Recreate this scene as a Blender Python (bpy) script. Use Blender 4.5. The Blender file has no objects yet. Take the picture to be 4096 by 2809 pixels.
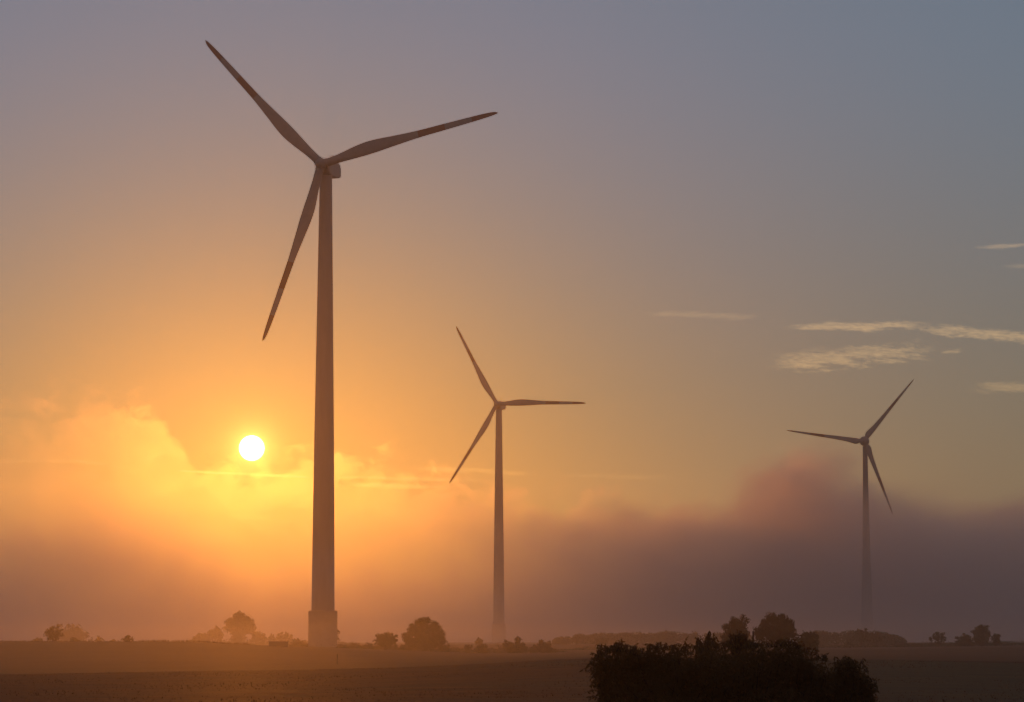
import bpy, bmesh, math, random
import numpy as np
from mathutils import Vector, Matrix, Quaternion

sc = bpy.context.scene
COL = sc.collection
R = math.radians

# ------------------------------------------------------------------ camera
EYE = 2.2                     # eye height over the field (m)
PITCH = R(5.825)
cam = bpy.data.objects.new('camera', bpy.data.cameras.new('camera'))
COL.objects.link(cam)
cam.data.sensor_width = 36
cam.data.angle = 2 * math.atan(2048 / 11325)
cam.location = (0, 0, EYE)
cam.rotation_euler = (R(90) + PITCH, 0, 0)
cam.data.clip_start = .5
cam.data.clip_end = 30000
sc.camera = cam

# ------------------------------------------------------------------ exposure and render settings
EXPO = -3.2
K = 2 ** (-EXPO)              # radiance that displays as 1
sc.view_settings.view_transform = 'Standard'
sc.view_settings.look = 'None'
sc.view_settings.exposure = EXPO
sc.view_settings.gamma = 1
sc.render.engine = 'CYCLES'
sc.cycles.use_denoising = True
sc.cycles.max_bounces = 4
sc.cycles.diffuse_bounces = 2
sc.cycles.glossy_bounces = 2
sc.cycles.transmission_bounces = 2
sc.cycles.volume_bounces = 2
sc.cycles.transparent_max_bounces = 16
sc.cycles.volume_step_rate = 3.0
sc.cycles.volume_max_steps = 256

# ------------------------------------------------------------------ node helpers
class S:
    """a node socket with arithmetic"""
    def __init__(s, nt, sock): s.nt, s.k = nt, sock
    def m(s, op, *a, clamp=False):
        n = s.nt.nodes.new('ShaderNodeMath'); n.operation = op; n.use_clamp = clamp
        for i, v in enumerate((s,) + a):
            if isinstance(v, S): s.nt.links.new(v.k, n.inputs[i])
            else: n.inputs[i].default_value = v
        return S(s.nt, n.outputs[0])
    def __add__(s, o): return s.m('ADD', o)
    __radd__ = __add__
    def __sub__(s, o): return s.m('SUBTRACT', o)
    def __rsub__(s, o): return (s * -1) + o
    def __mul__(s, o): return s.m('MULTIPLY', o)
    __rmul__ = __mul__
    def __truediv__(s, o): return s.m('DIVIDE', o)
    def __pow__(s, o): return s.m('POWER', o)
    def exp(s): return s.m('EXPONENT')
    def abs(s): return s.m('ABSOLUTE')
    def clamp(s): return s.m('ADD', 0.0, clamp=True)
    def max(s, o): return s.m('MAXIMUM', o)
    def step(s, a, b):
        n = s.nt.nodes.new('ShaderNodeMapRange'); n.interpolation_type = 'SMOOTHSTEP'
        s.nt.links.new(s.k, n.inputs['Value'])
        n.inputs['From Min'].default_value = a; n.inputs['From Max'].default_value = b
        return S(s.nt, n.outputs['Result'])
def vec(nt, x, y, z):
    n = nt.nodes.new('ShaderNodeCombineXYZ')
    for i, v in enumerate((x, y, z)):
        if isinstance(v, S): nt.links.new(v.k, n.inputs[i])
        else: n.inputs[i].default_value = v
    return S(nt, n.outputs[0])
def sep(nt, v):
    n = nt.nodes.new('ShaderNodeSeparateXYZ'); nt.links.new(v.k, n.inputs[0])
    return [S(nt, o) for o in n.outputs]
def noise(nt, v, scale, detail=3.0, rough=.55, lac=2.0):
    n = nt.nodes.new('ShaderNodeTexNoise')
    if v is not None: nt.links.new(v.k, n.inputs['Vector'])
    n.inputs['Scale'].default_value = scale; n.inputs['Detail'].default_value = detail
    n.inputs['Roughness'].default_value = rough; n.inputs['Lacunarity'].default_value = lac
    return S(nt, n.outputs['Fac'])
def vmath(nt, op, a, b=None):
    n = nt.nodes.new('ShaderNodeVectorMath'); n.operation = op
    for i, v in enumerate((a, b)):
        if v is None: continue
        if isinstance(v, S): nt.links.new(v.k, n.inputs[i])
        else: n.inputs[i].default_value = v
    return S(nt, n.outputs['Value' if op in ('DOT_PRODUCT', 'LENGTH') else 'Vector'])
def rgb(nt, f, c):            # colour c scaled by the value f
    return vec(nt, f * c[0], f * c[1], f * c[2])

def ray(px, py):              # photograph pixel -> world direction
    a, b = (px - 2048) / 11325, (1404.5 - py) / 11325
    v = Vector((a, math.cos(PITCH) - b * math.sin(PITCH), math.sin(PITCH) + b * math.cos(PITCH)))
    return v.normalized()
def at(px, py, Y):            # ... -> the point of that ray at depth Y
    v = ray(px, py); return Vector((0, 0, EYE)) + v * (Y / v.y)

# ------------------------------------------------------------------ world: clear dawn sky with the sun's disc and thin high cloud
SUN = ray(1007, 1793)
SUN_EL = math.asin(SUN.z); SUN_AZ = math.atan2(SUN.x, SUN.y)
world = bpy.data.worlds.new('World'); sc.world = world
world.use_nodes = True
nt = world.node_tree
bg = nt.nodes['Background']
WS = .05
bg.inputs['Strength'].default_value = WS
sky = nt.nodes.new('ShaderNodeTexSky'); sky.sky_type = 'NISHITA'; sky.sun_disc = False
sky.sun_elevation = SUN_EL; sky.sun_rotation = SUN_AZ
sky.dust_density = 1.0
tc = nt.nodes.new('ShaderNodeTexCoord')
D = S(nt, tc.outputs['Generated'])
dx, dy, dz = sep(nt, D)
el = dz.m('ARCSINE') * (180 / math.pi)
az = dx.m('ARCTAN2', dy) * (180 / math.pi)
ang = vmath(nt, 'DOT_PRODUCT', D, tuple(SUN)).m('MINIMUM', 1.0).m('ARCCOSINE') * (180 / math.pi)
def add(*cs):
    o = cs[0]
    for c in cs[1:]: o = vmath(nt, 'ADD', o, c)
    return o
hi = el.step(1.5, 13.0)
far = ang.step(3.0, 19.0)
rear = ang.step(20, 50)       # the half of the sky behind the camera is dim and warm grey
fore = 1 - rear
base = add(rgb(nt, hi * fore, (.065, .088, .195)), rgb(nt, fore, (.060, .066, .044)), rgb(nt, (1 - hi) * fore, (.055, .045, .034)),
           rgb(nt, hi * far * fore, (-.020, .0, -.022)), rgb(nt, fore * (1 - ang.step(1.5, 11.0)), (.0, .0, -.048)), rgb(nt, rear, (.092, .068, .074)))
glow = add(rgb(nt, (ang * -1 / 4.2).exp(), (.06, .03, .0)),
           rgb(nt, (ang * -1 / 1.0).exp(), (.05, .08, .0)),
           rgb(nt, (ang * -1 / .16).exp(), (1.0, 2.2, .5)), rgb(nt, (ang * -1 / .42).exp(), (.5, .45, .06)))
disc = rgb(nt, 1 - ang.step(.226, .268), (6., 5.5, 4.5))
back = ((el.step(14, 40) * .5 + 1) * 1.0)
# thin high cloud: patches of streaky noise, each at its own bearing and height
def cloud(pa, pb, half, thr, gain, freq=1.0, seed=0.0, soft=.5):
    a0, a1 = [(math.degrees(math.atan2(ray(*p).x, ray(*p).y)), math.degrees(math.asin(ray(*p).z))) for p in (pa, pb)]
    L = math.hypot(a1[0] - a0[0], a1[1] - a0[1]); c, s_ = (a1[0] - a0[0]) / L, (a1[1] - a0[1]) / L
    u = (az - a0[0]) * c + (el - a0[1]) * s_
    v = (el - a0[1]) * c - (az - a0[0]) * s_
    h = half * .00506
    q = vec(nt, az * 1.0 * freq + seed, el * 5.0 * freq + az * .3, seed)
    wx = noise(nt, vec(nt, az * 2.2 + seed, el * 6.0, seed + 5.0), 1.5, 2.0) - .5
    nn = noise(nt, vec(nt, az * 2.4 * freq + seed + wx * .8, el * 11.0 * freq + az * .9 + wx * 1.2, seed), 3.2, 6.0, .68)
    nl = noise(nt, q, 1.3, 2.0, .5)
    vv = (v / h + (nl - .5) * 1.8).abs()
    ends = u.step(0, L * .35) * (1 - u.step(L * .65, L))
    m = ends * (1 - vv.step(.0, 1.5))
    return ((nn + nl * .35 + m * .75 - thr - .50) / soft).clamp() * ends.m('POWER', .6) * gain
cl = (cloud((2960, 1318), (3900, 1294), 30, .60, 1.0, 1.0, 3.1) + cloud((3480, 1296), (4500, 1382), 34, .60, 1.0, 1.0, 7.7)
      + cloud((2400, 1248), (3230, 1276), 24, .66, .42, 1.1, 1.3)
      + cloud((2860, 1462), (3960, 1384), 66, .62, .85, 1.3, 5.2) + cloud((3730, 1418), (3880, 1396), 14, .62, .6, 1.2, 9.2)
      + cloud((3720, 1540), (4500, 1562), 40, .66, .7, 1.0, 2.2)
      + cloud((3800, 992), (4400, 972), 10, .5, .55, .8, 4.6) + cloud((3900, 1070), (4400, 1058), 16, .64, .4, .9, 6.3)
      + cloud((2830, 1408), (2910, 1408), 10, .62, .35, 1.2, 8.1))
lo = (cloud((500, 1880), (1420, 1912), 8, .52, .7, .6, 11.3) + cloud((-250, 1838), (620, 1856), 16, .62, .35, .7, 12.4)
      + cloud((1500, 1862), (2300, 1905), 15, .50, .4, 1.0, 13.5) + cloud((1150, 1905), (2100, 1925), 12, .50, .45, .9, 14.6)
      + cloud((2050, 1895), (2900, 1918), 11, .52, .3, 1.0, 15.7) + cloud((1250, 1935), (1900, 1952), 14, .54, .7, .9, 16.8))
clc = add(rgb(nt, cl, (.36, .21, .07)), rgb(nt, lo * ((ang * -1 / 3.0).exp() + .12), (1.6, .75, .12)))
custom = vmath(nt, 'SCALE', add(base, glow, disc, clc))
custom.k.node.inputs['Scale'].default_value = K / WS
tot = add(S(nt, sky.outputs[0]), custom)
nt.links.new(tot.k, bg.inputs['Color'])
world.cycles.sampling_method = 'MANUAL'
world.cycles.sample_map_resolution = 512

# ------------------------------------------------------------------ the sun
sl = bpy.data.lights.new('sun', 'SUN')
sun = bpy.data.objects.new('sun', sl); COL.objects.link(sun)
sl.energy = 2.0; sl.angle = R(.53); sl.color = (1.0, .285, .03)
sun.rotation_euler = SUN.to_track_quat('Z', 'Y').to_euler()
sun.location = (0, 0, 400)

# ------------------------------------------------------------------ object helpers
def tag(o, label=None, cat=None, group=None, kind=None):
    for k, v in (('label', label), ('category', cat), ('group', group), ('kind', kind)):
        if v: o[k] = v
    return o
def mesh_np(name, V, F, mat, parent=None, smooth=False, sizes=None):
    """V (n,3), F (m,k) array of equal faces -> one mesh object"""
    V = np.asarray(V, np.float32); F = np.asarray(F, np.int32)
    me = bpy.data.meshes.new(name)
    me.vertices.add(len(V)); me.vertices.foreach_set('co', V.ravel())
    m, k = F.shape
    me.loops.add(m * k); me.loops.foreach_set('vertex_index', F.ravel())
    me.polygons.add(m); me.polygons.foreach_set('loop_start', np.arange(0, m * k, k, dtype=np.int32))
    me.polygons.foreach_set('use_smooth', np.full(m, smooth, bool))
    me.materials.append(mat); me.update(calc_edges=True)
    o = bpy.data.objects.new(name, me); COL.objects.link(o); o.parent = parent
    return o
def mesh_bm(name, bm, mat, parent=None, smooth=False):
    me = bpy.data.meshes.new(name); bm.normal_update(); bm.to_mesh(me); bm.free()
    me.materials.append(mat)
    if smooth:
        me.polygons.foreach_set('use_smooth', np.ones(len(me.polygons), bool))
    o = bpy.data.objects.new(name, me); COL.objects.link(o); o.parent = parent
    return o
def empty(name, loc):
    o = bpy.data.objects.new(name, None); COL.objects.link(o); o.location = loc; o.empty_display_size = .5
    return o
def material(name, color, rough=.6, spec=.5):
    m = bpy.data.materials.new(name); m.use_nodes = True
    b = m.node_tree.nodes['Principled BSDF']
    b.inputs['Base Color'].default_value = (*color, 1); b.inputs['Roughness'].default_value = rough
    b.inputs['Specular IOR Level'].default_value = spec
    return m, m.node_tree, b
def mixcol(nt, f, a, b):
    n = nt.nodes.new('ShaderNodeMix'); n.data_type = 'RGBA'
    nt.links.new(f.k, n.inputs[0])
    for i, c in ((6, a), (7, b)):
        if isinstance(c, S): nt.links.new(c.k, n.inputs[i])
        else: n.inputs[i].default_value = (*c, 1)
    return S(nt, n.outputs[2])
def tube(bm, pts, rads, seg=8, cap=True):
    rings = []
    pts = [Vector(p) for p in pts]
    for i, p in enumerate(pts):
        t = (pts[min(i + 1, len(pts) - 1)] - pts[max(i - 1, 0)]).normalized()
        a = t.orthogonal().normalized() if i == 0 else (pa - t * pa.dot(t)).normalized()
        pa = a; b = t.cross(a)
        rings.append([bm.verts.new(p + (a * math.cos(2 * math.pi * k / seg) + b * math.sin(2 * math.pi * k / seg)) * rads[i]) for k in range(seg)])
    for r0, r1 in zip(rings, rings[1:]):
        for k in range(seg): bm.faces.new((r0[k], r0[(k + 1) % seg], r1[(k + 1) % seg], r1[k]))
    if cap:
        bm.faces.new(rings[0][::-1]); bm.faces.new(rings[-1])
def box(bm, x0, x1, y0, y1, z0, z1):
    v = [bm.verts.new(p) for p in ((x0, y0, z0), (x1, y0, z0), (x1, y1, z0), (x0, y1, z0), (x0, y0, z1), (x1, y0, z1), (x1, y1, z1), (x0, y1, z1))]
    for f in ((3, 2, 1, 0), (4, 5, 6, 7), (0, 1, 5, 4), (1, 2, 6, 5), (2, 3, 7, 6), (3, 0, 4, 7)): bm.faces.new([v[i] for i in f])

# ------------------------------------------------------------------ ground: one sheet of rolling fields out to the horizon
def ang2(*pp):                # picture (x, y) pairs -> slope below eye level as a function of bearing x/y
    return [((x - 2048) / 11325, -(y - 2560) / 11325) for x, y in pp]
ROWS = [                       # distance, height rule: constant drop, or the slope seen at that distance
    (-400, -2.6), (-20, -2.2), (60, -2.15), (110, -2.3),
    (190, ang2((0, 2703), (600, 2692), (1300, 2681), (1900, 2660), (2350, 2637), (2900, 2634), (3400, 2641), (4096, 2652))),
    (300, ang2((0, 2728), (1300, 2712), (2350, 2680), (4096, 2670))),
    (400, ang2((0, 2686), (1300, 2668), (2350, 2634), (3400, 2638), (4096, 2640))),
    (530, ang2((0, 2630), (900, 2628), (1300, 2632), (2350, 2624), (3400, 2620), (4096, 2620))),
    (650, ang2((0, 2566), (500, 2567), (800, 2569), (950, 2577), (1200, 2589), (1500, 2604), (1900, 2620), (2350, 2614), (3400, 2600), (4096, 2590))),
    (860, ang2((0, 2576), (800, 2578), (1300, 2588), (1600, 2596), (1900, 2606), (2350, 2602), (3400, 2592), (4096, 2582))),
    (1150, ang2((0, 2578), (1900, 2590), (2350, 2584), (3400, 2578), (4096, 2576))),
    (1750, ang2((0, 2572), (2000, 2570), (4096, 2570))),
    (3000, -3.0), (6000, -4.0), (16000, -6.0)]
RY = np.array([r[0] for r in ROWS], float)
def smooth_interp(x, pts):
    xs = np.array([p[0] for p in pts]); ys = np.array([p[1] for p in pts])
    d = np.gradient(ys, xs)
    x = np.clip(x, xs[0], xs[-1]); i = np.clip(np.searchsorted(xs, x) - 1, 0, len(xs) - 2)
    h = xs[i + 1] - xs[i]; t = (x - xs[i]) / h
    return (2*t**3-3*t**2+1)*ys[i] + (t**3-2*t**2+t)*h*d[i] + (-2*t**3+3*t**2)*ys[i+1] + (t**3-t**2)*h*d[i+1]
def ground_z(x, y):
    x = np.asarray(x, float); y = np.asarray(y, float)
    b = x / np.maximum(y, 40.)
    Z = np.stack([np.full(x.shape, r[1]) if not isinstance(r[1], list) else smooth_interp(b, r[1]) * r[0] for r in ROWS])
    i = np.clip(np.searchsorted(RY, y) - 1, 0, len(RY) - 2)
    G = np.empty_like(Z)
    G[0] = 0; G[-1] = 0
    for k in range(1, len(RY) - 1):     # monotone-ish slopes
        s0 = (Z[k] - Z[k-1]) / (RY[k] - RY[k-1]); s1 = (Z[k+1] - Z[k]) / (RY[k+1] - RY[k])
        G[k] = np.where(s0 * s1 > 0, 2 * s0 * s1 / np.where(s0 + s1 == 0, 1, s0 + s1), 0)
    take = lambda A, j: np.take_along_axis(A, j[None], 0)[0]
    h = RY[i + 1] - RY[i]; t = np.clip((y - RY[i]) / h, 0, 1)
    return EYE + (2*t**3-3*t**2+1)*take(Z, i) + (t**3-2*t**2+t)*h*take(G, i) + (-2*t**3+3*t**2)*take(Z, i+1) + (t**3-t**2)*h*take(G, i+1)
def gz(x, y): return float(ground_z(np.array([x]), np.array([y]))[0])

ys = np.concatenate([np.linspace(-400, 0, 9), np.linspace(10, 80, 15), np.linspace(84, 240, 53), np.linspace(248, 700, 80),
                     np.linspace(712, 1300, 50), np.geomspace(1340, 5200, 30)])
us = np.linspace(-1, 1, 141); us = np.sign(us) * np.abs(us) ** 1.35
X = us[None] * (260 + .62 * np.maximum(ys, 0))[:, None]; Yg = np.repeat(ys[:, None], len(us), 1)
rngg = np.random.default_rng(5)
Z = ground_z(X.ravel(), Yg.ravel()).reshape(X.shape)
bump = .035 * np.sin(X * .31 + 1.3 * np.sin(Yg * .043)) * np.sin(Yg * .17 + .7 * np.sin(X * .09)) + .02 * rngg.normal(size=X.shape)
Z = Z + bump * np.clip((Yg - 40) / 60, 0, 1)
n_, m_ = X.shape
idx = np.arange(n_ * m_).reshape(n_, m_)
F = np.stack([idx[:-1, :-1], idx[:-1, 1:], idx[1:, 1:], idx[1:, :-1]], -1).reshape(-1, 4)
gm, gnt, gb = material('field soil and grass', (.06, .04, .02), .7, .015)
gp = S(gnt, gnt.nodes.new('ShaderNodeNewGeometry').outputs['Position'])
gx, gy, gzz = sep(gnt, gp)
n1 = noise(gnt, gp, .035, 4.0, .6); n2 = noise(gnt, vec(gnt, gx * .22, gy * 1.0, 0.0), .6, 6.0, .75).step(.25, .75)
n3 = noise(gnt, vec(gnt, gx * .02, gy * .30, 3.0), 1.0, 3.0, .6)
grassy = ((gy + (n1 - .5) * 30).step(188, 206)).clamp()
soil = mixcol(gnt, n2, (.105, .046, .018), (.245, .106, .044))
gras = mixcol(gnt, (n1 * .6 + n3 * .6 - .1).clamp(), (.085, .046, .020), (.165, .086, .038))
soil = mixcol(gnt, (gx + (n1 - .5) * 30).step(-12, 22), soil, mixcol(gnt, n2, (.105, .082, .040), (.180, .135, .068)))   # the right side is greening over; left soil's red has sun glow painted in
gnt.links.new(mixcol(gnt, grassy, soil, gras).k, gb.inputs['Base Color'])
gnt.links.new(((n2 * .2) + .55).k, gb.inputs['Roughness'])
bmp = gnt.nodes.new('ShaderNodeBump'); bmp.inputs['Strength'].default_value = .6; bmp.inputs['Distance'].default_value = .25
gnt.links.new((n2 + n1).k, bmp.inputs['Height']); gnt.links.new(bmp.outputs[0], gb.inputs['Normal'])
ground = mesh_np('ground', np.stack([X, Yg, Z], -1).reshape(-1, 3), F, gm, smooth=True)
tag(ground, 'rolling brown farm fields reaching to the misty horizon', 'field', kind='structure')

# ------------------------------------------------------------------ air: even haze, the fog bank, the low mist
HAZE_D, HAZE_G = 7.8e-5, .91
FOG_G = .935
def volume_box(name, x0, x1, y0, y1, z0, z1, label, cat):
    bm = bmesh.new(); box(bm, x0, x1, y0, y1, z0, z1)
    m = bpy.data.materials.new(name); m.use_nodes = True
    t = m.node_tree; t.nodes.clear()
    out = t.nodes.new('ShaderNodeOutputMaterial'); pv = t.nodes.new('ShaderNodeVolumePrincipled')
    t.links.new(pv.outputs[0], out.inputs['Volume'])
    o = mesh_bm(name, bm, m); tag(o, label, cat, kind='stuff')
    return t, pv, m
t, pv, m = volume_box('haze', -3700, 3700, -420, 5300, -14, 285, 'thin warm morning haze in the air over the fields', 'haze')
pv.inputs['Color'].default_value = (.95, .93, .92, 1); pv.inputs['Density'].default_value = HAZE_D; pv.inputs['Anisotropy'].default_value = HAZE_G

FX0, FX1 = -1000., 1000.
t, pv, m = volume_box('fog_bank', FX0, FX1, 1050, 3000, -10, 262, 'billowing bank of ground fog behind the nearest tower', 'fog')
pv.inputs['Color'].default_value = (.87, .82, .86, 1); pv.inputs['Anisotropy'].default_value = FOG_G
P = S(t, t.nodes.new('ShaderNodeNewGeometry').outputs['Position'])
fx, fy, fz = sep(t, P)
nb = noise(t, vec(t, fx, fy * .25, fz * 1.2), .011, 3.0, .55) - .5
nf = noise(t, vec(t, fx, fy * .12, fz * 1.1), .045, 4.0, .62) - .5
fc = t.nodes.new('ShaderNodeFloatCurve')
t.links.new(((fx + nb * 60 - FX0) / (FX1 - FX0)).k, fc.inputs['Value'])
HPTS = [(-1000, 118), (-480, 126), (-390, 146), (-340, 160), (-285, 158), (-262, 138), (-240, 124), (-198, 118), (-150, 124), (-110, 122), (-60, 110), (0, 102), (67, 96),
        (165, 98), (222, 128), (244, 146), (266, 120), (310, 104), (380, 98), (500, 98), (1000, 92)]
cv = fc.mapping.curves[0]
while len(cv.points) < len(HPTS): cv.points.new(.5, .5)
for p, (a, b) in zip(cv.points, HPTS): p.location = ((a - FX0) / (FX1 - FX0), b / 200); p.handle_type = 'AUTO_CLAMPED'
fc.mapping.update()
side = fx.step(-120, 330)       # thicker and darker away from the sun
top = S(t, fc.outputs[0]) * 200 + (fy - 1750).max(0.0) * (side * .034 + .006) + nb * (side * 30 + 30) + nf * (88 - side * 60) + (noise(t, vec(t, fx, fy * .15, fz), .13, 3.0, .6) - .5) * (58 - side * 44)
wid = side * 26 + 6
edge = ((top - fz) / wid).step(0, 1)
edge_f = ((top * .74 - fz) / wid).step(0, 1)      # the nearer veil is lower
front = (fy + nb * 260 + fz * .8).step(1350, 1750)
heavy = (fy + nb * 160 - fx * .85 + fz * .5).step(1830, 2050)
backf = 1 - fy.step(2600, 2950)
wall = (fy + nb * 120).step(2200, 2360) * (1 - side)       # dense hidden fog added to shade the bank in front of it
edge_b = ((top * (.86 - fx.step(-440, -230) * .26) - fz) / 75 + .12).step(0, 1)
body = backf * (nf * 2.4 + nb * 1.0 + 1).max(.18) * (edge_f * front * (side * .0005 + .0003) + edge * heavy * side * .0070 + edge_b * wall * .0034)
low = ((fz.max(0.0) + nb * 16) * -1 / 15).exp() * fy.step(1150, 1900) * backf * .0050
t.links.new((body * (side * .55 + .45) + low * .5).k, pv.inputs['Density'])
pv2 = t.nodes.new('ShaderNodeVolumePrincipled')       # the wide lobe of the droplets' scattering
pv2.inputs['Color'].default_value = (.95, .97, 1.0, 1); pv2.inputs['Anisotropy'].default_value = .1
t.links.new((body * (1.05 - side * .5) + low * .8).k, pv2.inputs['Density'])
ad = t.nodes.new('ShaderNodeAddShader'); t.links.new(pv.outputs[0], ad.inputs[0]); t.links.new(pv2.outputs[0], ad.inputs[1])
t.links.new(ad.outputs[0], [n for n in t.nodes if n.type == 'OUTPUT_MATERIAL'][0].inputs['Volume'])
m.cycles.volume_step_rate = 1.5

# a ragged curtain of wisps along the top of the bank
CX0, CX1 = -520., 480.
t, pv, m = volume_box('fog_wisps', CX0, CX1, 2030, 2140, 20, 225, 'ragged wisps of fog torn up along the top of the bank', 'fog')
pv.inputs['Color'].default_value = (.92, .87, .89, 1); pv.inputs['Anisotropy'].default_value = FOG_G
P = S(t, t.nodes.new('ShaderNodeNewGeometry').outputs['Position'])
fx, fy, fz = sep(t, P)
w1 = noise(t, vec(t, fx, fy * .4, fz * 1.1), .020, 3.0, .6) - .5
w2 = noise(t, vec(t, fx + w1 * 50, fy * .3, fz * 1.2 + w1 * 40), .048, 6.0, .74) - .5
fc = t.nodes.new('ShaderNodeFloatCurve')
t.links.new(((fx + w1 * 44 + w2 * 90 - CX0) / (CX1 - CX0)).k, fc.inputs['Value'])
CPTS = [(-520, 150), (-430, 160), (-358, 168), (-322, 172), (-268, 172), (-252, 157), (-237, 140), (-222, 131), (-205, 135), (-190, 129), (-165, 131), (-145, 137), (-119, 137), (-92, 132),
        (-64, 122), (-9, 116), (46, 106), (102, 105), (157, 110), (186, 118), (210, 140), (225, 143), (237, 139), (250, 129), (268, 121), (295, 111), (330, 107), (480, 108)]
cv = fc.mapping.curves[0]
while len(cv.points) < len(CPTS): cv.points.new(.5, .5)
for p, (a, b) in zip(cv.points, CPTS): p.location = ((a - CX0) / (CX1 - CX0), b / 240); p.handle_type = 'AUTO_CLAMPED'
fc.mapping.update()
right = fx.step(40, 200)
top = S(t, fc.outputs[0]) * 240 + w1 * 44 + w2 * (170 - right * 90) - 3
edge = ((top - fz) / (right * 16 + 7)).step(0, 1)
thick = (fy + w1 * 20).step(2042, 2065) * (1 - (fy + w1 * 20).step(2105, 2128))
body = edge * thick * fz.step(50, 120) * (w2 * 4.0 + w1 * 2.4 + .8).max(.08) * (.0078 - right * .002) * (fx.step(-340, -190) * .76 + .24)
t.links.new(body.k, pv.inputs['Density'])
m.cycles.volume_step_rate = 1.0

t, pv, m = volume_box('ground_mist', -1200, 1200, 6, 1049, -12, 6.0, 'thin low mist lying over the fields', 'mist')
pv.inputs['Color'].default_value = (.97, .90, .86, 1); pv.inputs['Anisotropy'].default_value = .9; pv.inputs['Density'].default_value = 2.3e-4

# ------------------------------------------------------------------ wind turbines
def paint(name, bands):
    m, n, b = material(name, (.62, .61, .59), .38, .5)
    tcx = n.nodes.new('ShaderNodeTexCoord'); o = S(n, tcx.outputs['Object'])
    dirt = noise(n, vmath(n, 'MULTIPLY', o, (.5, .5, .08)), 1.0, 4.0, .6)
    col = mixcol(n, dirt.step(.35, .8), (.42, .40, .385), (.37, .35, .335))
    if bands:
        x, _, _ = sep(n, o)
        s_ = x / 57.2
        red = None
        for a, c in bands:
            w = s_.step(a - .0004, a + .0004) * (1 - s_.step(c - .0004, c + .0004))
            red = w if red is None else red + w
        col = mixcol(n, red, col, (.36, .19, .13))
    n.links.new(col.k, b.inputs['Base Color'])
    return m
M_white = paint('white turbine paint', None)
M_blade = paint('white blade paint with red bands', [(.55, .70), (.85, 1.1)])
M_blade_b = paint('white blade paint with red end bands', [(.50, .68), (.87, 1.1)])
M_conc, cn, cb = material('grey concrete', (.33, .32, .30), .85, .3)
co = S(cn, cn.nodes.new('ShaderNodeTexCoord').outputs['Object'])
cn.links.new(mixcol(cn, noise(cn, co, .6, 5.0, .7), (.36, .34, .31), (.50, .47, .43)).k, cb.inputs['Base Color'])
M_steel, _, _ = material('dark grey steel', (.10, .10, .10), .5, .5)

def blade_mesh(name, prof, Rt, root_r, mat, thick=.2):
    """prof: (fraction, leading edge, trailing edge) in m; span along +X, trailing edge +Y, upwind +Z"""
    f = [p[0] for p in prof]
    s = np.concatenate([np.linspace(.022, .3, 26), np.linspace(.32, .94, 26), np.linspace(.95, .998, 12)])
    def ev(k):
        return smooth_interp(s, [(p[0], p[k]) for p in prof])
    le, te = np.maximum(ev(1), .02), np.maximum(ev(2), .02)
    N = 28; rings = []
    for i, q in enumerate(s):
        ch = le[i] + te[i]; mid = (te[i] - le[i]) / 2
        w = min(1, max(0, (q - .04) / .15)); w = w * w * (3 - 2 * w)
        th = (1 - w) * min(2 * root_r, ch) + w * ch * (.34 - .2 * q)
        tw = R(13) * (1 - min(1, q / .9)) * w
        ring = []
        for k in range(N):
            a = 2 * math.pi * k / N
            y, z = math.cos(a) * ch / 2, math.sin(a) * th / 2
            z *= 1 - w * .55 * (math.cos(a) * .5 + .5)          # thin trailing edge
            ring.append((q * Rt, mid + y * math.cos(tw) - z * math.sin(tw), y * math.sin(tw) * .9 + z * math.cos(tw) ))
        rings.append(ring)
    V = np.array(rings).reshape(-1, 3); m = len(s)
    F = [(i * N + k, (i + 1) * N + k, (i + 1) * N + (k + 1) % N, i * N + (k + 1) % N) for i in range(m - 1) for k in range(N)]
    return V, np.array(F)
def lathe(bm, prof, seg=48, axis='Z'):
    rings = []
    for r, h in prof:
        ring = []
        for k in range(seg):
            a = 2 * math.pi * k / seg
            p = (r * math.cos(a), r * math.sin(a), h) if axis == 'Z' else (h, r * math.cos(a), r * math.sin(a))
            ring.append(bm.verts.new(p))
        rings.append(ring)
    for r0, r1 in zip(rings, rings[1:]):
        for k in range(seg): bm.faces.new((r0[k], r0[(k + 1) % seg], r1[(k + 1) % seg], r1[k]))
    bm.faces.new(rings[0][::-1]); bm.faces.new(rings[-1])

PROF_A = [(.02, 1.25, 1.25), (.06, 1.2, 1.35), (.09, 1.1, 1.5), (.13, 1.12, 1.85), (.2, 1.18, 2.5), (.26, 1.2, 2.85), (.30, 1.15, 2.85), (.41, .85, 2.35),
          (.53, .55, 1.82), (.70, .52, 1.5), (.84, .5, 1.25), (.93, .42, 1.0), (.965, .32, .80), (.985, .2, .52), (1.0, .0, .04)]
PROF_B = [(.02, 1.2, 1.2), (.05, 1.25, 1.6), (.075, 1.35, 2.5), (.105, 1.4, 2.95), (.14, 1.4, 2.75), (.2, 1.35, 2.25), (.33, 1.15, 1.75), (.6, .75, 1.25),
          (.85, .5, .75), (.95, .35, .45), (.985, .2, .22), (1.0, .02, .02)]

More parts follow.
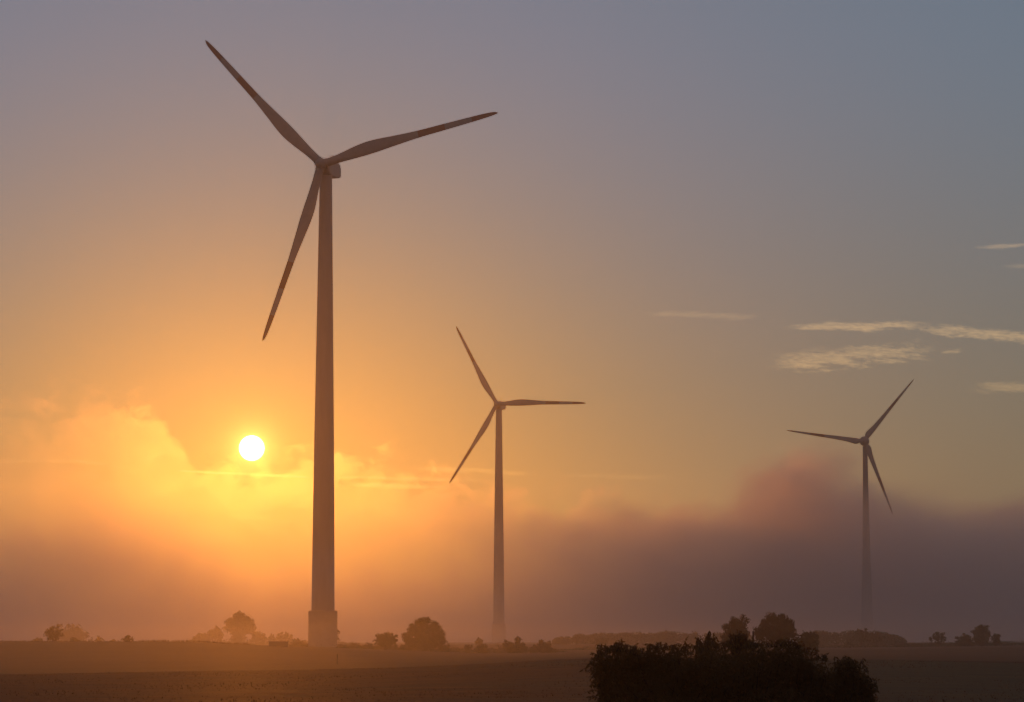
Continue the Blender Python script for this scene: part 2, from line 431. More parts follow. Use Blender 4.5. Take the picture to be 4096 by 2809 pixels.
def turbine(label, hub, yaw, tilt, az, Rt, cone, base_z, kind):
    hub = Vector(hub) + Vector((0, 0, EYE))
    yaw, tilt, az, cone = R(yaw), R(tilt), R(az), R(cone)
    nose = Vector((-math.sin(yaw) * math.cos(tilt), -math.cos(yaw) * math.cos(tilt), math.sin(tilt)))
    flat = Vector((-math.sin(yaw), -math.cos(yaw), 0))
    r = Vector((math.cos(yaw), -math.sin(yaw), 0)); u = (-nose).cross(r) * -1
    if u.z < 0: u = -u
    over = 4.4 if kind == 'A' else 4.6
    axis = hub - flat * over
    root = empty('wind_turbine', (axis.x, axis.y, base_z)); tag(root, label, 'wind turbine', 'wind turbines in the fields')
    to_local = Matrix.Translation(-root.location)
    Hh = hub.z - base_z
    # tower: radius by height below the hub
    bm = bmesh.new()
    if kind == 'A':
        ztop = Hh - 2.9
        prof = [(r_, z_) for r_, z_ in ((4.36, -3.), (4.36, 10.55), (4.32, 10.8), (3.9, 10.82))]
        lathe(bm, prof, 64); mesh_bm('base', bm, M_conc, root)
        bm = bmesh.new()
        zz = lambda py: Hh - (py - 658) * .0765
        lathe(bm, [(3.54, 10.8), (3.5, zz(2440)), (3.32, zz(2150)), (3.02, zz(1762)), (2.28, zz(1060)), (1.9, ztop - .3), (1.86, ztop)], 64)
        mesh_bm('tower', bm, M_white, root, True)
    else:
        ztop = Hh - 3.3
        prof = [(4.75, -4.), (4.6, 4.)]
        for k in range(17):
            q = k / 16.; w = 1.72 + (.9 * q + 2.0 * q ** 1.9)
            prof.insert(2, (w, ztop + (4.5 - ztop) * q))
        prof = prof[:2] + sorted(prof[2:], key=lambda p: p[1])
        lathe(bm, prof, 64); mesh_bm('tower', bm, M_white, root, True)
    # frames: local x = nose (upwind), y = r, z = u
    B = Matrix((( nose.x, r.x, u.x), (nose.y, r.y, u.y), (nose.z, r.z, u.z))).to_4x4()
    Bf = Matrix(((flat.x, r.x, 0), (flat.y, r.y, 0), (flat.z, r.z, 1))).to_4x4()
    if B.determinant() < 0: raise RuntimeError('frame')
    hubM = to_local @ Matrix.Translation(hub) @ B
    nacM = to_local @ Matrix.Translation(hub) @ Bf
    if kind == 'A':
        # nacelle: lofted rounded box with a chamfered, raised rear
        bm = bmesh.new()
        secs = [(-1.6, 1.55, -1.7, 1.55), (-2.4, 1.85, -2.5, 1.9), (-4.4, 1.95, -3.2, 2.15), (-8.6, 2.0, -3.1, 2.3), (-12.4, 2.0, -2.4, 2.35), (-13.7, 1.85, -2.1, 1.3), (-14.1, 1.65, -1.8, .5)]
        rings = []
        for x, w, z0, z1 in secs:
            c = .35; pts = [(-w, z0 + c), (-w + c, z0), (w - c, z0), (w, z0 + c), (w, z1 - c * 2.2), (w - c * 1.6, z1), (-w + c * 1.6, z1), (-w, z1 - c * 2.2)]
            rings.append([bm.verts.new((x, a, b)) for a, b in pts])
        for r0, r1 in zip(rings, rings[1:]):
            for k in range(8): bm.faces.new((r0[k], r1[k], r1[(k + 1) % 8], r0[(k + 1) % 8]))
        bm.faces.new(rings[0]); bm.faces.new(rings[-1][::-1])
        bmesh.ops.bevel(bm, geom=[e for e in bm.edges], offset=.12, segments=2, affect='EDGES')
        nac = mesh_bm('nacelle', bm, M_white, root)
        nac.matrix_local = nacM
        bm = bmesh.new()      # wind vane mast and rails on the roof
        tube(bm, [(-8.4, .3, 2.2), (-8.4, .3, 4.1)], [.06, .06], 6); tube(bm, [(-8.4, -.35, 3.9), (-8.4, .95, 3.9)], [.05, .05], 6)
        tube(bm, [(-8.4, -.3, 3.9), (-8.4, -.3, 4.15)], [.1, .1], 6); tube(bm, [(-8.4, .9, 3.9), (-8.4, .9, 4.15)], [.1, .1], 6)
        o = mesh_bm('wind_vane', bm, M_steel, nac)
        for sy in (-1, 1):
            bm = bmesh.new()
            tube(bm, [(-11.3, 1.3 * sy, 2.2), (-11.3, 1.3 * sy, 3.0), (-9.6, 1.3 * sy, 3.0), (-9.6, 1.3 * sy, 2.2)], [.04] * 4, 6)
            mesh_bm('roof_rail', bm, M_steel, nac)
        # hub: faceted ball with three blade sockets and a nose
        bm = bmesh.new()
        lathe(bm, [(1.5, -1.75), (1.75, -1.2), (1.85, 0), (1.75, .9), (1.4, 1.7), (.8, 2.25), (.15, 2.45)], 36, 'X')
        for k in range(3):
            a = az + k * 2 * math.pi / 3; d = Vector((0, math.cos(a), math.sin(a)))
            tube(bm, [d * .6, d * 1.75, d * 1.78, d * 1.95], [1.33, 1.33, 1.44, 1.44], 32)
        hb = mesh_bm('hub', bm, M_white, root, False); hb.matrix_local = hubM
        for k in range(3):    # grab rails between the blades
            a = az + R(60) + k * 2 * math.pi / 3; d = Vector((0, math.cos(a), math.sin(a))); e = Vector((0, -math.sin(a), math.cos(a)))
            bm = bmesh.new(); o0 = Vector((.2, 0, 0))
            tube(bm, [o0 + d * 1.75 - e * .55, o0 + d * 2.15 - e * .5, o0 + d * 2.15 + e * .5, o0 + d * 1.75 + e * .55], [.045] * 4, 6)
            mesh_bm('grab_rail', bm, M_steel, hb)
        V, F_ = BLADE_A; mat = M_blade; sx = Rt / 57.2
    else:
        bm = bmesh.new()      # egg shaped nacelle behind the round spinner
        lathe(bm, [(.2, -8.6), (1.3, -8.2), (2.3, -7.0), (3.0, -5.2), (3.35, -3.2), (3.4, -1.7), (3.35, -1.2)], 48, 'X')
        nac = mesh_bm('nacelle', bm, M_white, root, True); nac.matrix_local = nacM
        bm = bmesh.new(); tube(bm, [(-6.2, 0, 2.5), (-6.2, 0, 4.4)], [.06, .06], 6); tube(bm, [(-6.2, -.5, 4.2), (-6.2, .5, 4.2)], [.05, .05], 6)
        mesh_bm('wind_vane', bm, M_steel, nac)
        bm = bmesh.new()
        lathe(bm, [(3.3, -1.15), (3.45, -.4), (3.4, .4), (3.1, 1.5), (2.4, 2.6), (1.4, 3.3), (.2, 3.6)], 48, 'X')
        for k in range(3):
            a = az + k * 2 * math.pi / 3; d = Vector((0, math.cos(a), math.sin(a)))
            tube(bm, [d * 2.4, d * 3.75], [1.35, 1.3], 32)
        hb = mesh_bm('hub', bm, M_white, root, True); hb.matrix_local = hubM
        V, F_ = BLADE_B; mat = M_blade_b; sx = Rt / 57.2
    for k in range(3):
        a = az + k * 2 * math.pi / 3
        d = r * math.cos(a) + u * math.sin(a); tdir = -r * math.sin(a) + u * math.cos(a)   # ccw as seen
        sp = (d * math.cos(cone) + nose * math.sin(cone)).normalized(); up = sp.cross(tdir).normalized()
        Mb = Matrix(((sp.x, tdir.x, up.x), (sp.y, tdir.y, up.y), (sp.z, tdir.z, up.z))).to_4x4()
        b = mesh_np('blade', V * np.array([sx, 1, 1]), F_, mat, root, True)
        b.matrix_local = to_local @ Matrix.Translation(hub) @ Mb
    return root
BLADE_A = blade_mesh('blade', PROF_A, 57.2, 1.25, None)
BLADE_B = blade_mesh('blade', PROF_B, 57.2, 1.2, None)
turbine('largest wind turbine, its blades high over the field right of the sun', (-57.9, 850, 143.75), 14.5, 6.0, 13.5, 57.1, .85, at(1295, 2588, 854).z, 'A')
turbine('middle wind turbine with one blade level, its foot lost in fog', (-9.38, 1750, 145.5), 16.3, 4.7, -1.06, 57.35, .3, at(2002, 2566, 1754).z, 'A')
turbine('wind turbine with a round hub and tapering tower fading into dark fog', (250.1, 2007, 140.45), 14.5, 6.0, 51.05, 56.5, .7, at(3478, 2566, 2011).z, 'B')

# ------------------------------------------------------------------ trees, bushes and field plants
def leafmat(name, a, b, transl=.25):
    m = bpy.data.materials.new(name); m.use_nodes = True
    n = m.node_tree; pb = n.nodes['Principled BSDF']; out = n.nodes['Material Output']
    p = S(n, n.nodes.new('ShaderNodeNewGeometry').outputs['Position'])
    c = mixcol(n, noise(n, p, .9, 3.0, .6).step(.35, .65), a, b)
    n.links.new(c.k, pb.inputs['Base Color']); pb.inputs['Roughness'].default_value = .6; pb.inputs['Specular IOR Level'].default_value = .25
    tr = n.nodes.new('ShaderNodeBsdfTranslucent'); n.links.new(c.k, tr.inputs['Color'])
    mx = n.nodes.new('ShaderNodeMixShader'); mx.inputs[0].default_value = transl
    n.links.new(pb.outputs[0], mx.inputs[1]); n.links.new(tr.outputs[0], mx.inputs[2]); n.links.new(mx.outputs[0], out.inputs['Surface'])
    return m
M_leaf = leafmat('dark green leaves', (.035, .042, .016), (.070, .075, .030))
M_leaf2 = leafmat('brownish green leaves', (.050, .040, .018), (.085, .065, .030))
M_fore = leafmat('shrub leaves', (.120, .086, .036), (.15, .11, .048), .4)
M_dry = leafmat('dry stalks', (.085, .048, .024), (.13, .075, .038), .2)
M_stub = leafmat('reddish stubble', (.12, .055, .024), (.19, .088, .038), .15)
M_bark, bn, bb = material('bark', (.06, .045, .035), .9, .2)
bo = S(bn, bn.nodes.new('ShaderNodeTexCoord').outputs['Object'])
bn.links.new(mixcol(bn, noise(bn, vmath(bn, 'MULTIPLY', bo, (6., 6., 1.2)), 1.0, 4.0, .7), (.035, .027, .02), (.085, .068, .055)).k, bb.inputs['Base Color'])

def unit(rng, n):
    v = rng.normal(size=(n, 3)); return v / np.linalg.norm(v, axis=1, keepdims=True)
def leaf_quads(P, size, rng, aspect=.55, hang=0.0):
    """pointed leaves: 4 corner points each"""
    n = len(P)
    d = unit(rng, n); d[:, 2] -= hang; d /= np.linalg.norm(d, axis=1, keepdims=True)
    q = np.cross(d, unit(rng, n)); q /= np.linalg.norm(q, axis=1, keepdims=True)
    L = (size * rng.uniform(.6, 1.35, n))[:, None]
    W = L * aspect * .5
    nrm = np.cross(d, q)
    a = P; b = P + d * L * .45 + q * W + nrm * L * .08; c = P + d * L; e = P + d * L * .45 - q * W + nrm * L * .08
    V = np.stack([a, b, c, e], 1).reshape(-1, 3)
    return V, np.arange(4 * n).reshape(-1, 4)
def branch_mesh(name, paths, parent, seg=5):
    bm = bmesh.new()
    for pts, rads in paths: tube(bm, pts, rads, seg)
    return mesh_bm(name, bm, M_bark, parent, True)
def limb(a, b, r0, r1, rng, n=4, sag=.08):
    a, b = np.asarray(a, float), np.asarray(b, float); L = np.linalg.norm(b - a)
    pts = [a + (b - a) * t + (rng.normal(size=3) * L * sag * math.sin(math.pi * t)) + np.array([0, 0, L * .10 * math.sin(math.pi * t)]) for t in np.linspace(0, 1, n + 1)]
    return pts, list(np.linspace(r0, r1, n + 1))

def plant(name, label, cat, cx, top, w, Y, kind='round', seed=0, base=None, lobes=None, leafm=None, dens=1.0, leaf=None, low=None, group='trees and bushes along the field edges'):
    """cx, top, w: where the crown stands out in the picture; Y: how far away it grows. Real height and width follow."""
    rng = np.random.default_rng(seed + 100)
    p = at(cx, top, Y); x = p.x
    g = gz(x, Y); h = p.z - g; W = w * Y / 11325.
    root = empty(name, (x, Y, g - .05)); tag(root, label, cat, group)
    ls = leaf or max(.16, Y / 2831. * 1.6)
    crown0 = {'round': .02, 'bush': -.05, 'tall': .16, 'droop': .10, 'airy': .10, 'bare': .1}[kind] if low is None else low
    # crown volume: ellipsoid lobes in (x, y, z), metres from the foot
    if lobes:
        lob = [np.array([(lx - cx) * Y / 11325., rng.uniform(-.15, .15) * W, at(cx, ly, Y).z - g, lrx * Y / 11325., lrx * Y / 11325. * .85, lry * Y / 11325.]) for lx, ly, lrx, lry in lobes]
    else:
        z0 = crown0 * h
        lob = [np.array([0, 0, (z0 + h) / 2, W / 2, W * .45, (h - z0) / 2])]
        if kind == 'bush': lob = [np.array([0, 0, h * .28, W / 2, W * .45, h * .70])]
    # cluster centres
    vol = np.array([l[3] * l[5] for l in lob]); area = math.pi * vol.sum()
    nt = int(np.clip(area * {'airy': .8, 'bare': .8}.get(kind, 1.3) / (ls * 5) ** 2 * 5, 26 if kind != 'airy' else 70, 190))
    ph = rng.uniform(0, 6.28, 6)
    C = []
    while len(C) < nt:
        l = lob[rng.choice(len(lob), p=vol / vol.sum())]
        u = unit(rng, 1)[0]; rr = rng.uniform(0, 1) ** (.30 if kind != 'airy' else .4)
        lump = 1 + .10 * math.sin(3 * math.atan2(u[2], u[0]) + ph[0]) + .07 * math.sin(5 * math.atan2(u[2], u[0]) + ph[1] + 2 * u[1]) + .05 * math.sin(9 * u[0] + ph[2])
        q = l[:3] + u * l[3:] * rr * lump * (.86 if rng.random() < .65 else 1.03)
        if q[2] < h * .03: continue
        C.append(q)
    C = np.array(C)
    cr = .145 * math.sqrt(vol.sum()) * {'airy': .62, 'droop': .7}.get(kind, 1.0) if len(lob) == 1 else .13 * math.sqrt(area / math.pi)
    # trunk and limbs
    paths = []
    tr = max(.05, .022 * h + .012 * W)
    fork = np.array([rng.normal() * .03 * W, 0, max(h * .3, crown0 * h + .1 * h)])
    if kind in ('bush', 'round') and h < 9:
        stems = 4
        for k in range(stems):
            e = C[rng.integers(len(C))] * np.array([.7, .7, .8]); paths.append(limb((rng.normal() * .06 * W, rng.normal() * .05 * W, -.2), e, tr * .7, tr * .2, rng))
        fk = [pp[0][2] for pp in paths]
    else:
        pts, rd = limb((0, 0, -.2), fork, tr, tr * .72, rng, 3, .03); paths.append((pts, rd))
        fk = [fork]
        for k in range(5):
            e = fork + (C[rng.integers(len(C))] - fork) * .55; pp = limb(fork, e, tr * .6, tr * .28, rng); paths.append(pp); fk.append(e)
    thin = max(.012, tr * .12)
    for c in C[:: (1 if kind in ('airy', 'bare') else 2)]:
        f = min(fk, key=lambda v: np.linalg.norm(np.asarray(v) - c) + (5 if v[2] > c[2] + .2 * h else 0))
        paths.append(limb(f, c, tr * .25, thin, rng))
        if kind in ('airy', 'bare'):
            for _ in range(4):
                paths.append(limb(c - (c - f) * rng.uniform(0, .5), c + unit(rng, 1)[0] * cr * 1.1, thin, thin * .5, rng, 3))
    branch_mesh('trunk', paths, root)
    if kind != 'bare':
        la = ls * ls * .3
        n = int(np.clip(area * 5.5 * dens / la, 500, 15000))
        if kind == 'airy': n = int(n * .35)
        ci = rng.integers(len(C), size=n)
        off = unit(rng, n) * (rng.uniform(0, 1, n) ** .45 * cr)[:, None] * rng.uniform(.5, 1.35, len(C))[ci][:, None]
        off[:, 2] *= .8
        P = C[ci] + off
        if kind in ('round', 'bush', 'tall') or (kind == 'droop' and lobes):
            nfill = int(n * .5)
            li = rng.choice(len(lob), nfill, p=vol / vol.sum()); LB = np.array(lob)
            uu = unit(rng, nfill); az_ = np.arctan2(uu[:, 2], uu[:, 0])
            lmp = 1 + .07 * np.sin(7 * az_ + ph[3]) + .05 * np.sin(13 * az_ + ph[4]) + .04 * np.sin(21 * az_ + ph[5])
            fill = LB[li, :3] + uu * LB[li, 3:] * (rng.uniform(0, 1, nfill) ** .36 * .79 * lmp)[:, None]
            P[:nfill] = fill; off[:nfill] = 0; ci = ci.copy()
        else:
            nfill = 0
        hang = 0.0
        if kind == 'droop':            # hanging strands under each cluster
            P[:, 2] -= rng.uniform(0, 1, n) ** 1.5 * .16 * h
            P[nfill:, :2] = C[ci][nfill:, :2] + off[nfill:, :2] * .75
            hang = 1.6
        P = P[P[:, 2] > -.05]
        V, F_ = leaf_quads(P, ls, rng, .6, hang)
        mesh_np('crown', V, F_, leafm or M_leaf, root)
    return root

T = 'tree'; B_ = 'bush'
plant('bush', 'small dark rounded bush on the crest at the far left', B_, 214, 2501, 88, 690, 'round', 1)
plant('bush', 'pale hazy bush spreading behind the small dark bush at the far left', B_, 285, 2490, 150, 1480, 'bush', 2)
plant('bush', 'low misty bush at the right foot of the pale hazy bush', B_, 299, 2547, 46, 850, 'bush', 3)
plant('bush', 'faint tuft of a bush alone between the pale bush and the flat-topped shrub', B_, 396, 2543, 30, 1180, 'bush', 4)
plant('bush', 'faint low scrub left of the small dark bush at the far left', B_, 148, 2550, 60, 1200, 'bush', 44)
plant('bush', 'tiny faint bush just left of the flat-topped shrub', B_, 450, 2557, 20, 1180, 'bush', 45)
plant('shrub', 'small flat-topped umbrella-shaped shrub alone on the crest', 'shrub', 511, 2541, 54, 648, 'airy', 5, lobes=[(497, 2556, 13, 6), (512, 2548, 14, 7), (527, 2556, 12, 6), (510, 2560, 16, 7)], dens=2.2)
plant('broadleaf_tree', 'tall hazy tree with an uneven crown left of the largest turbine', T, 957, 2443, 120, 1500, 'tall', 6,
      lobes=[(957, 2472, 36, 28), (928, 2492, 30, 26), (990, 2488, 26, 26), (958, 2515, 56, 34), (912, 2513, 20, 16), (1003, 2518, 20, 24), (955, 2548, 38, 26)], dens=1.0)
plant('bush', 'misty bush with a stepped outline left of the tall hazy tree', B_, 835, 2509, 134, 1480, 'bush', 7, lobes=[(860, 2535, 34, 28), (810, 2552, 38, 22), (878, 2540, 16, 30), (785, 2562, 22, 14)])
plant('bush', 'misty bush leaning against the right side of the tall hazy tree', B_, 1033, 2512, 62, 1460, 'bush', 8, lobes=[(1025, 2545, 24, 32), (1052, 2555, 16, 28)])
plant('bush', 'upright misty bush second to the right of the tall hazy tree', B_, 1088, 2528, 40, 1460, 'bush', 9)
plant('bush', 'spiky misty bush above the low trough', B_, 1135, 2525, 66, 1450, 'bush', 10, lobes=[(1120, 2555, 18, 26), (1145, 2548, 12, 24), (1162, 2560, 10, 20)])
plant('bush', 'low misty bush between the low trough and the turbine base', B_, 1190, 2550, 60, 1200, 'bush', 11)
plant('bush', 'bush mostly hidden behind the concrete base of the largest turbine', B_, 1302, 2492, 132, 905, 'round', 12)
plant('bare_shrub', 'thin twiggy shrub just right of the largest turbine base', 'shrub', 1412, 2560, 60, 880, 'bare', 13)
plant('bush', 'dark ball-shaped bush between the largest turbine and the broad round tree', B_, 1542, 2522, 110, 740, 'round', 14, dens=1.3)
plant('bush', 'low scrubby bush at the left foot of the ball-shaped bush', B_, 1478, 2572, 40, 790, 'bush', 15)
plant('broadleaf_tree', 'broad dark round-crowned tree left of the middle turbine', T, 1700, 2464, 176, 770, 'tall', 16, low=.1,
      lobes=[(1695, 2498, 42, 34), (1740, 2515, 34, 34), (1660, 2520, 40, 34), (1710, 2540, 66, 38), (1765, 2545, 20, 30), (1628, 2548, 24, 22), (1690, 2575, 60, 22), (1652, 2568, 40, 28), (1742, 2570, 38, 28)], dens=1.2)
plant('bush', 'low bush at the right foot of the broad round-crowned tree', B_, 1778, 2578, 56, 760, 'bush', 17)
plant('bush', 'low bush at the left foot of the broad round-crowned tree', B_, 1628, 2572, 60, 765, 'bush', 46)
plant('thorn_tree', 'small spindly thorn tree leaning left in front of the fog', T, 1873, 2576, 36, 760, 'airy', 18, dens=1.6)
plant('bush', 'spiky dark bush right of the spindly thorn tree', B_, 1928, 2569, 56, 750, 'bush', 19)
plant('bush', 'faint pale bush above the spiky dark bush', B_, 1916, 2550, 36, 1220, 'round', 20)
plant('bare_shrub', 'leafless shrub of thin upright stems below the middle turbine', 'shrub', 1998, 2562, 50, 755, 'bare', 21)
plant('bush', 'dark double-humped bush with a raised tuft on its right', B_, 2060, 2550, 100, 745, 'bush', 22, lobes=[(2036, 2584, 26, 24), (2070, 2557, 14, 8), (2085, 2590, 26, 24), (2060, 2600, 45, 22), (2070, 2572, 10, 14)])
plant('bush', 'dark pointed bush sloping down to the right, by the fore shrub', B_, 2172, 2555, 112, 740, 'bush', 23, lobes=[(2165, 2585, 20, 30), (2185, 2595, 26, 24), (2140, 2598, 22, 22), (2215, 2605, 22, 14)])
plant('bush', 'lone hazy bush in front of the distant wood', B_, 2405, 2549, 66, 1120, 'round', 24)
plant('broadleaf_tree', 'round dense tree left of the drooping tree, behind the fore shrub', T, 2945, 2450, 126, 420, 'round', 25, dens=1.2, leafm=M_leaf2)
plant('birch_tree', 'tall drooping tree with hanging twigs behind the fore shrub', T, 3105, 2430, 170, 430, 'droop', 26, leafm=M_leaf2,
      lobes=[(3085, 2462, 36, 26), (3130, 2465, 30, 24), (3155, 2490, 26, 26), (3060, 2490, 24, 26), (3110, 2520, 70, 40), (3035, 2520, 26, 28), (3172, 2520, 16, 22)], dens=1.25)
plant('bush', 'rounded bush at the right foot of the drooping tree', B_, 3232, 2514, 112, 445, 'round', 27)
plant('broadleaf_tree', 'hazy tree with bare trunk legs in front of the right-hand wood', T, 3446, 2516, 76, 900, 'tall', 28, low=.3)
plant('broadleaf_tree', 'hazy twin tree just right of the one with bare trunk legs', T, 3508, 2525, 66, 910, 'tall', 29, low=.25)
plant('bush', 'small pointed hazy bush at the left foot of the bare-legged tree', B_, 3392, 2565, 38, 880, 'bush', 30)
plant('thorn_tree', 'open twiggy tree with sky showing through, alone on the right', T, 3753, 2525, 72, 860, 'airy', 31, dens=1.8)
plant('broadleaf_tree', 'dark domed tree with a lobed crown at the far right', T, 3928, 2495, 92, 850, 'round', 32, lobes=[(3924, 2518, 30, 22), (3908, 2532, 22, 20), (3945, 2535, 20, 24), (3926, 2556, 42, 24)], dens=1.2)
plant('bush', 'bush at the left foot of the dark domed tree at the far right', B_, 3862, 2529, 84, 855, 'bush', 33)
plant('bush', 'bush at the right foot of the dark domed tree at the far right', B_, 3984, 2531, 40, 855, 'round', 34)

# low vegetation nobody could count
def verge(name, label, cat, x0, x1, Y, hm, n, seed, stalk=False, kind='stuff'):
    rng = np.random.default_rng(seed)
    a, b = at(x0, 2560, Y).x, at(x1, 2560, Y).x
    xs = rng.uniform(a, b, n); yy = Y + rng.normal(size=n) * Y * .012
    e = np.minimum((xs - a), (b - xs)) / (b - a)
    hh = hm * (.35 + .65 * (np.sin(xs * .6 + seed) * .25 + np.sin(xs * 1.9) * .2 + .55)) * np.clip(e * 10, .25, 1)
    g = ground_z(xs, yy)
    if stalk:
        hh = hm * rng.uniform(.25, 1, n) ** 1.6
        w = Y / 2831. * .28; t = rng.normal(size=(n, 2)) * .12
        P0 = np.stack([xs, yy, g - .05], 1)
        tip = np.stack([xs + t[:, 0] * hh, yy + t[:, 1] * hh, g + hh], 1)
        sd = np.array([w, 0, 0]); V = np.stack([P0 - sd, P0 + sd, tip + sd * .5, tip - sd * .5], 1).reshape(-1, 3)
        F_ = np.arange(4 * n).reshape(-1, 4)
    else:
        P = np.stack([xs, yy, g - .1 + rng.uniform(0, 1, n) * hh], 1)
        V, F_ = leaf_quads(P, max(.16, Y / 2831. * 1.1), rng, .6)
    o = mesh_np(name, V, F_, M_dry if stalk else M_leaf, None); tag(o, label, cat, kind=kind)
verge('weeds', 'ragged weeds standing up along the crest of the field', 'weeds', 540, 1000, 652, .55, 420, 41, True)
verge('weeds', 'short dry stalks along the far left crest', 'weeds', -100, 560, 655, .28, 500, 47, True)
verge('undergrowth', 'low scrub running below the round tree and bushes', 'undergrowth', 1350, 2260, 775, 1.5, 9000, 42)
verge('undergrowth', 'low rough growth along the field edge on the right', 'undergrowth', 3560, 4250, 880, 1.7, 9000, 43)
verge('undergrowth', 'low scrub on the rise beside the turbine base', 'undergrowth', 1150, 1460, 872, 1.6, 3500, 48)

verge('undergrowth', 'pale hazy scrub along the field edge behind the low trough', 'undergrowth', 700, 1420, 1440, 3.2, 6000, 49)
verge('undergrowth', 'hazy low hedge line right of the dark pointed bush', 'undergrowth', 2200, 3600, 900, 1.3, 9000, 50)
# stubble on the nearest field
rng = np.random.default_rng(77); n = 9000
yy = 84 + 122 * rng.uniform(0, 1, n) ** .8; xs = rng.uniform(-1, 1, n) * (.2 * yy + 4)
xs = np.round(xs / .9) * .9 + rng.normal(size=n) * .27 + yy * .02          # sown in rows
g = ground_z(xs, yy); hh = rng.uniform(.015, .05, n); t_ = rng.normal(size=(n, 2)) * .35
P0 = np.stack([xs, yy, g - .04], 1); tip = np.stack([xs + t_[:, 0] * hh, yy + t_[:, 1] * hh, g + hh], 1); sd = np.array([.022, 0, 0])
V = np.stack([P0 - sd, P0 + sd, tip + sd * .3, tip - sd * .3], 1).reshape(-1, 3)
tag(mesh_np('stubble', V, np.arange(4 * n).reshape(-1, 4), M_stub), 'short dry stubble over the nearest brown field', 'stubble', kind='stuff')

def wood(label, prof, Y, seed, n):
    rng = np.random.default_rng(seed); Ps = []
    px, py = [p[0] for p in prof], [p[1] for p in prof]
    for k in range(n):
        c = rng.uniform(px[0], px[-1]); yy = Y + rng.uniform(-12, 40)
        t = np.interp(c, px, py) + rng.uniform(-4, 7)
        p = at(c, t, yy); g = gz(p.x, yy); h = max(p.z - g, 1.0); w = rng.uniform(.8, 1.6) * min(h, 9)
        m = 420
        u = unit(rng, m) * (rng.uniform(0, 1, m) ** .3)[:, None]
        q = np.stack([p.x + u[:, 0] * w * .5, yy + u[:, 1] * w * .5, g + h * .5 + u[:, 2] * h * .5], 1)
        Ps.append(q)
    V, F_ = leaf_quads(np.concatenate(Ps), Y / 2831. * 1.6, rng, .7)
    o = mesh_np('wood', V, F_, M_leaf, None); tag(o, label, 'wood', kind='stuff')
wood('pale distant wood fading into fog beyond the lone hazy bush', [(2195, 2567), (2240, 2552), (2330, 2538), (2500, 2532), (2700, 2527), (2900, 2532), (3000, 2535)], 1330, 51, 90)
wood('distant wood with a rounded right end below the right-hand turbine', [(3240, 2528), (3320, 2524), (3420, 2525), (3500, 2528), (3560, 2536), (3600, 2548), (3622, 2564)], 1050, 52, 55)

# ------------------------------------------------------------------ the big shrub in front, seen leaf by leaf
def fore_shrub(name, label, lobes, Y, n, seed, shoots, leafL=.075, core=1.0):
    rng = np.random.default_rng(seed); k = Y / 11325.
    cx = np.mean([l[0] for l in lobes]); x0 = at(cx, 2700, Y).x
    g = gz(x0, Y); root = empty(name, (x0, Y, g - .02)); tag(root, label, 'shrub')
    L = np.array([[at(lx, ly, Y).x - x0, rng.uniform(-.35, .35), at(lx, ly, Y).z - g, rx * k, max(rx, 70) * k * 1.3, ry * k] for lx, ly, rx, ry in lobes])
    vol = L[:, 3] * L[:, 5]; ci = rng.choice(len(L), n, p=vol / vol.sum())
    # twigs: leaf groups sit on short twigs so that the surface is lumpy and gappy
    m = n // 9; tci = rng.choice(len(L), m, p=vol / vol.sum())
    u = unit(rng, m); rr = rng.uniform(0, 1, m) ** .34
    TW = L[tci, :3] + u * L[tci, 3:] * rr[:, None] * rng.uniform(.86, 1.04, m)[:, None]
    TW = TW[TW[:, 2] > .02]
    P = TW[rng.integers(len(TW), size=n)] + unit(rng, n) * (rng.uniform(0, 1, n) ** .5 * .11)[:, None]
    P = P[P[:, 2] > 0]
    V, F_ = leaf_quads(P, leafL, rng, .42, .5)
    Vs, Fs, paths = [V], [F_], []
    off = len(V)
    # shoots that stand out of the outline: stem plus paired hanging leaves
    for (sx, sy, tx, ty, nl) in shoots:
        a = np.array(at(sx, sy, Y)) - np.array([x0, Y, g]); b = np.array(at(tx, ty, Y)) - np.array([x0, Y, g])
        dy = rng.uniform(-.5, .5); a[1] += dy; b[1] += dy + rng.uniform(-.1, .1)
        pts, rd = limb(a, b, .007, .003, rng, 5, .10); paths.append((pts, rd))
        tt = np.linspace(.1, 1, nl); Q = np.array([[np.interp(t, np.linspace(0, 1, 6), [p[i] for p in pts]) for i in range(3)] for t in np.repeat(tt, 2)])
        V2, F2 = leaf_quads(Q, leafL * 1.15, rng, .36, .7); Vs.append(V2); Fs.append(F2 + off); off += len(V2)
    for c in TW[::14]:
        f = np.array([np.clip(c[0] * .75, L[:, 0].min() * .8, L[:, 0].max() * .8), c[1] * .4, 0.0]); paths.append(limb(f, c, .018, .004, rng, 4, .07))
    branch_mesh('stems', paths, root, 5)
    mesh_np('foliage', np.concatenate(Vs), np.concatenate(Fs), M_fore, root)
rs = random.Random(7)
def shoots_along(prof, n, lo, hi):
    out = []
    for _ in range(n):
        x = rs.uniform(prof[0][0], prof[-1][0]); y = np.interp(x, [p[0] for p in prof], [p[1] for p in prof])
        L = rs.uniform(lo, hi); lean = rs.uniform(-.9, .9)
        out.append((x, y + 14, x + lean * L, y + 8 - L, max(3, int(L / 6))))
    return out
TOP = [(2385, 2612), (2430, 2592), (2500, 2588), (2545, 2606), (2600, 2580), (2700, 2578), (2740, 2592), (2800, 2576), (2950, 2578), (3050, 2572), (3150, 2566), (3200, 2578), (3262, 2608), (3310, 2640)]
SH = shoots_along(TOP, 150, 8, 26) + shoots_along(TOP[:4], 26, 18, 40)
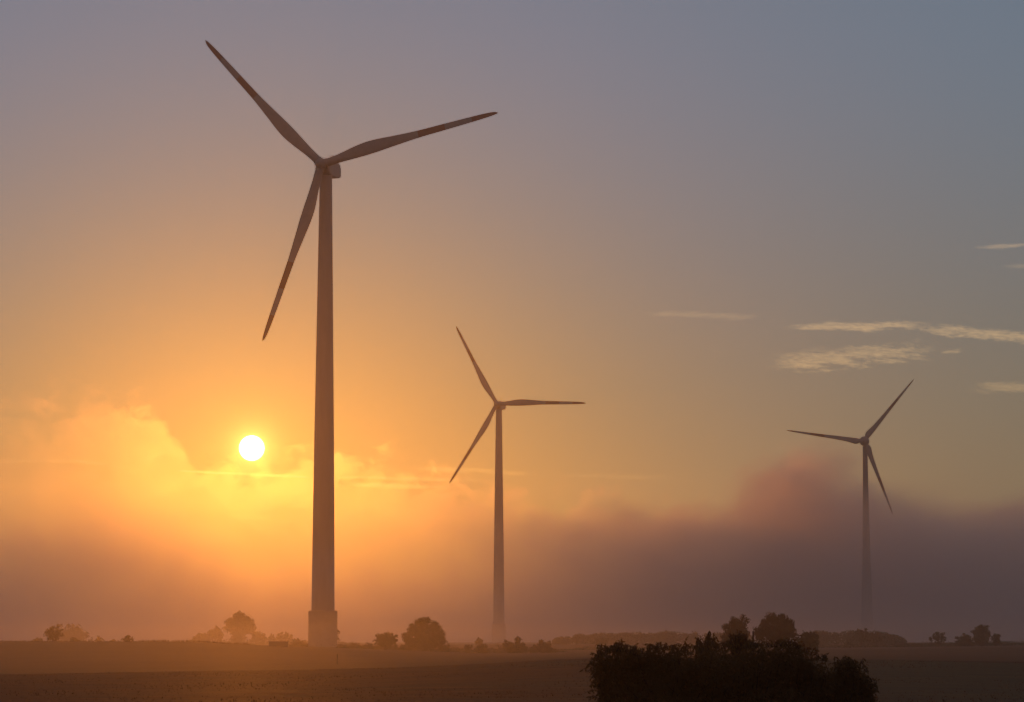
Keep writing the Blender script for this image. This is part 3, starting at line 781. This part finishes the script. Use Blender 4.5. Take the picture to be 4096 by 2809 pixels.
SH += [(2420, 2660, 2335, 2672, 8), (2415, 2650, 2350, 2655, 7), (2410, 2700, 2372, 2690, 5), (2400, 2730, 2362, 2745, 6), (2410, 2770, 2350, 2762, 7), (2400, 2790, 2352, 2785, 6),
       (2400, 2640, 2362, 2628, 6), (2395, 2630, 2372, 2606, 5), (2740, 2600, 2742, 2553, 3), (2746, 2600, 2736, 2560, 2)]
fore_shrub('shrub', 'huge dark leafy shrub filling the near right foreground',
           [(2425, 2690, 62, 92), (2500, 2690, 90, 98), (2590, 2690, 80, 105), (2690, 2710, 115, 130), (2860, 2710, 130, 134), (3050, 2700, 125, 128), (3160, 2690, 95, 122), (3250, 2730, 66, 118),
            (2470, 2810, 90, 110), (2620, 2830, 140, 110), (2850, 2840, 200, 120), (3080, 2840, 180, 120), (3260, 2830, 75, 110), (3305, 2770, 62, 118), (3320, 2850, 60, 110), (2700, 2900, 320, 120), (3050, 2920, 320, 120)], 45, 90000, 61, SH, .062)
SH2 = shoots_along([(3345, 2650), (3400, 2632), (3440, 2640), (3470, 2690), (3495, 2740)], 34, 8, 22) + [(3465, 2735, 3502, 2738, 5), (3470, 2745, 3500, 2752, 5), (3480, 2790, 3515, 2800, 5)]
fore_shrub('shrub', 'smaller dark shrub at the right end of the huge fore shrub', [(3395, 2730, 62, 98), (3420, 2790, 66, 100), (3455, 2800, 46, 85), (3420, 2890, 95, 100)], 44, 20000, 62, SH2, .062)
plant('shrub', 'airy shrub with drooping leaves rising behind the fore shrub, left one', 'shrub', 2825, 2516, 104, 74, 'droop', 63, lobes=[(2795, 2545, 22, 22), (2840, 2535, 30, 20), (2860, 2555, 18, 22), (2825, 2570, 50, 30), (2825, 2620, 50, 40)], leafm=M_fore, leaf=.085, dens=.6, group='shrubs behind the fore shrub')
plant('shrub', 'open twiggy shrub rising behind the fore shrub beside a stake', 'shrub', 2955, 2518, 106, 78, 'airy', 64, lobes=[(2955, 2545, 46, 27), (2930, 2570, 28, 28), (2985, 2570, 28, 24), (2950, 2620, 40, 40)], leafm=M_fore, leaf=.07, dens=1.2, group='shrubs behind the fore shrub')

# ------------------------------------------------------------------ small things in the fields
def post(name, label, cat, cx, top, Y, r, lean=0.0):
    p = at(cx, top, Y); g = gz(p.x, Y); h = p.z - g
    bm = bmesh.new(); tube(bm, [(0, 0, -.3), (lean * .5, 0, h * .5), (lean, 0, h - .03), (lean, 0, h)], [r, r * .96, r * .92, r * .6], 10)
    o = mesh_bm(name, bm, M_bark, None, False); o.location = (p.x, Y, g); tag(o, label, cat)
post('marker_post', 'thin upright post alone in the misty field below the largest turbine', 'post', 1349, 2616, 430, .05)
post('stake', 'short dark stake beside the open twiggy shrub', 'stake', 3011, 2524, 80, .022, .01)
p = at(1115, 2566, 640); g = gz(p.x, 640)
tr_ = empty('trough', (p.x, 640, g)); tag(tr_, 'low dark box-shaped trough on the crest left of the largest turbine', 'trough')
hb_ = p.z - g
bm = bmesh.new(); box(bm, -2.15, 2.15, -.6, .6, -.3, hb_ - .14); bmesh.ops.bevel(bm, geom=bm.edges[:], offset=.04, segments=2, affect='EDGES'); mesh_bm('tank', bm, M_steel, tr_)
bm = bmesh.new(); box(bm, -2.28, 2.28, -.7, .7, hb_ - .138, hb_); bmesh.ops.bevel(bm, geom=bm.edges[:], offset=.03, segments=2, affect='EDGES'); mesh_bm('rim', bm, M_steel, tr_)
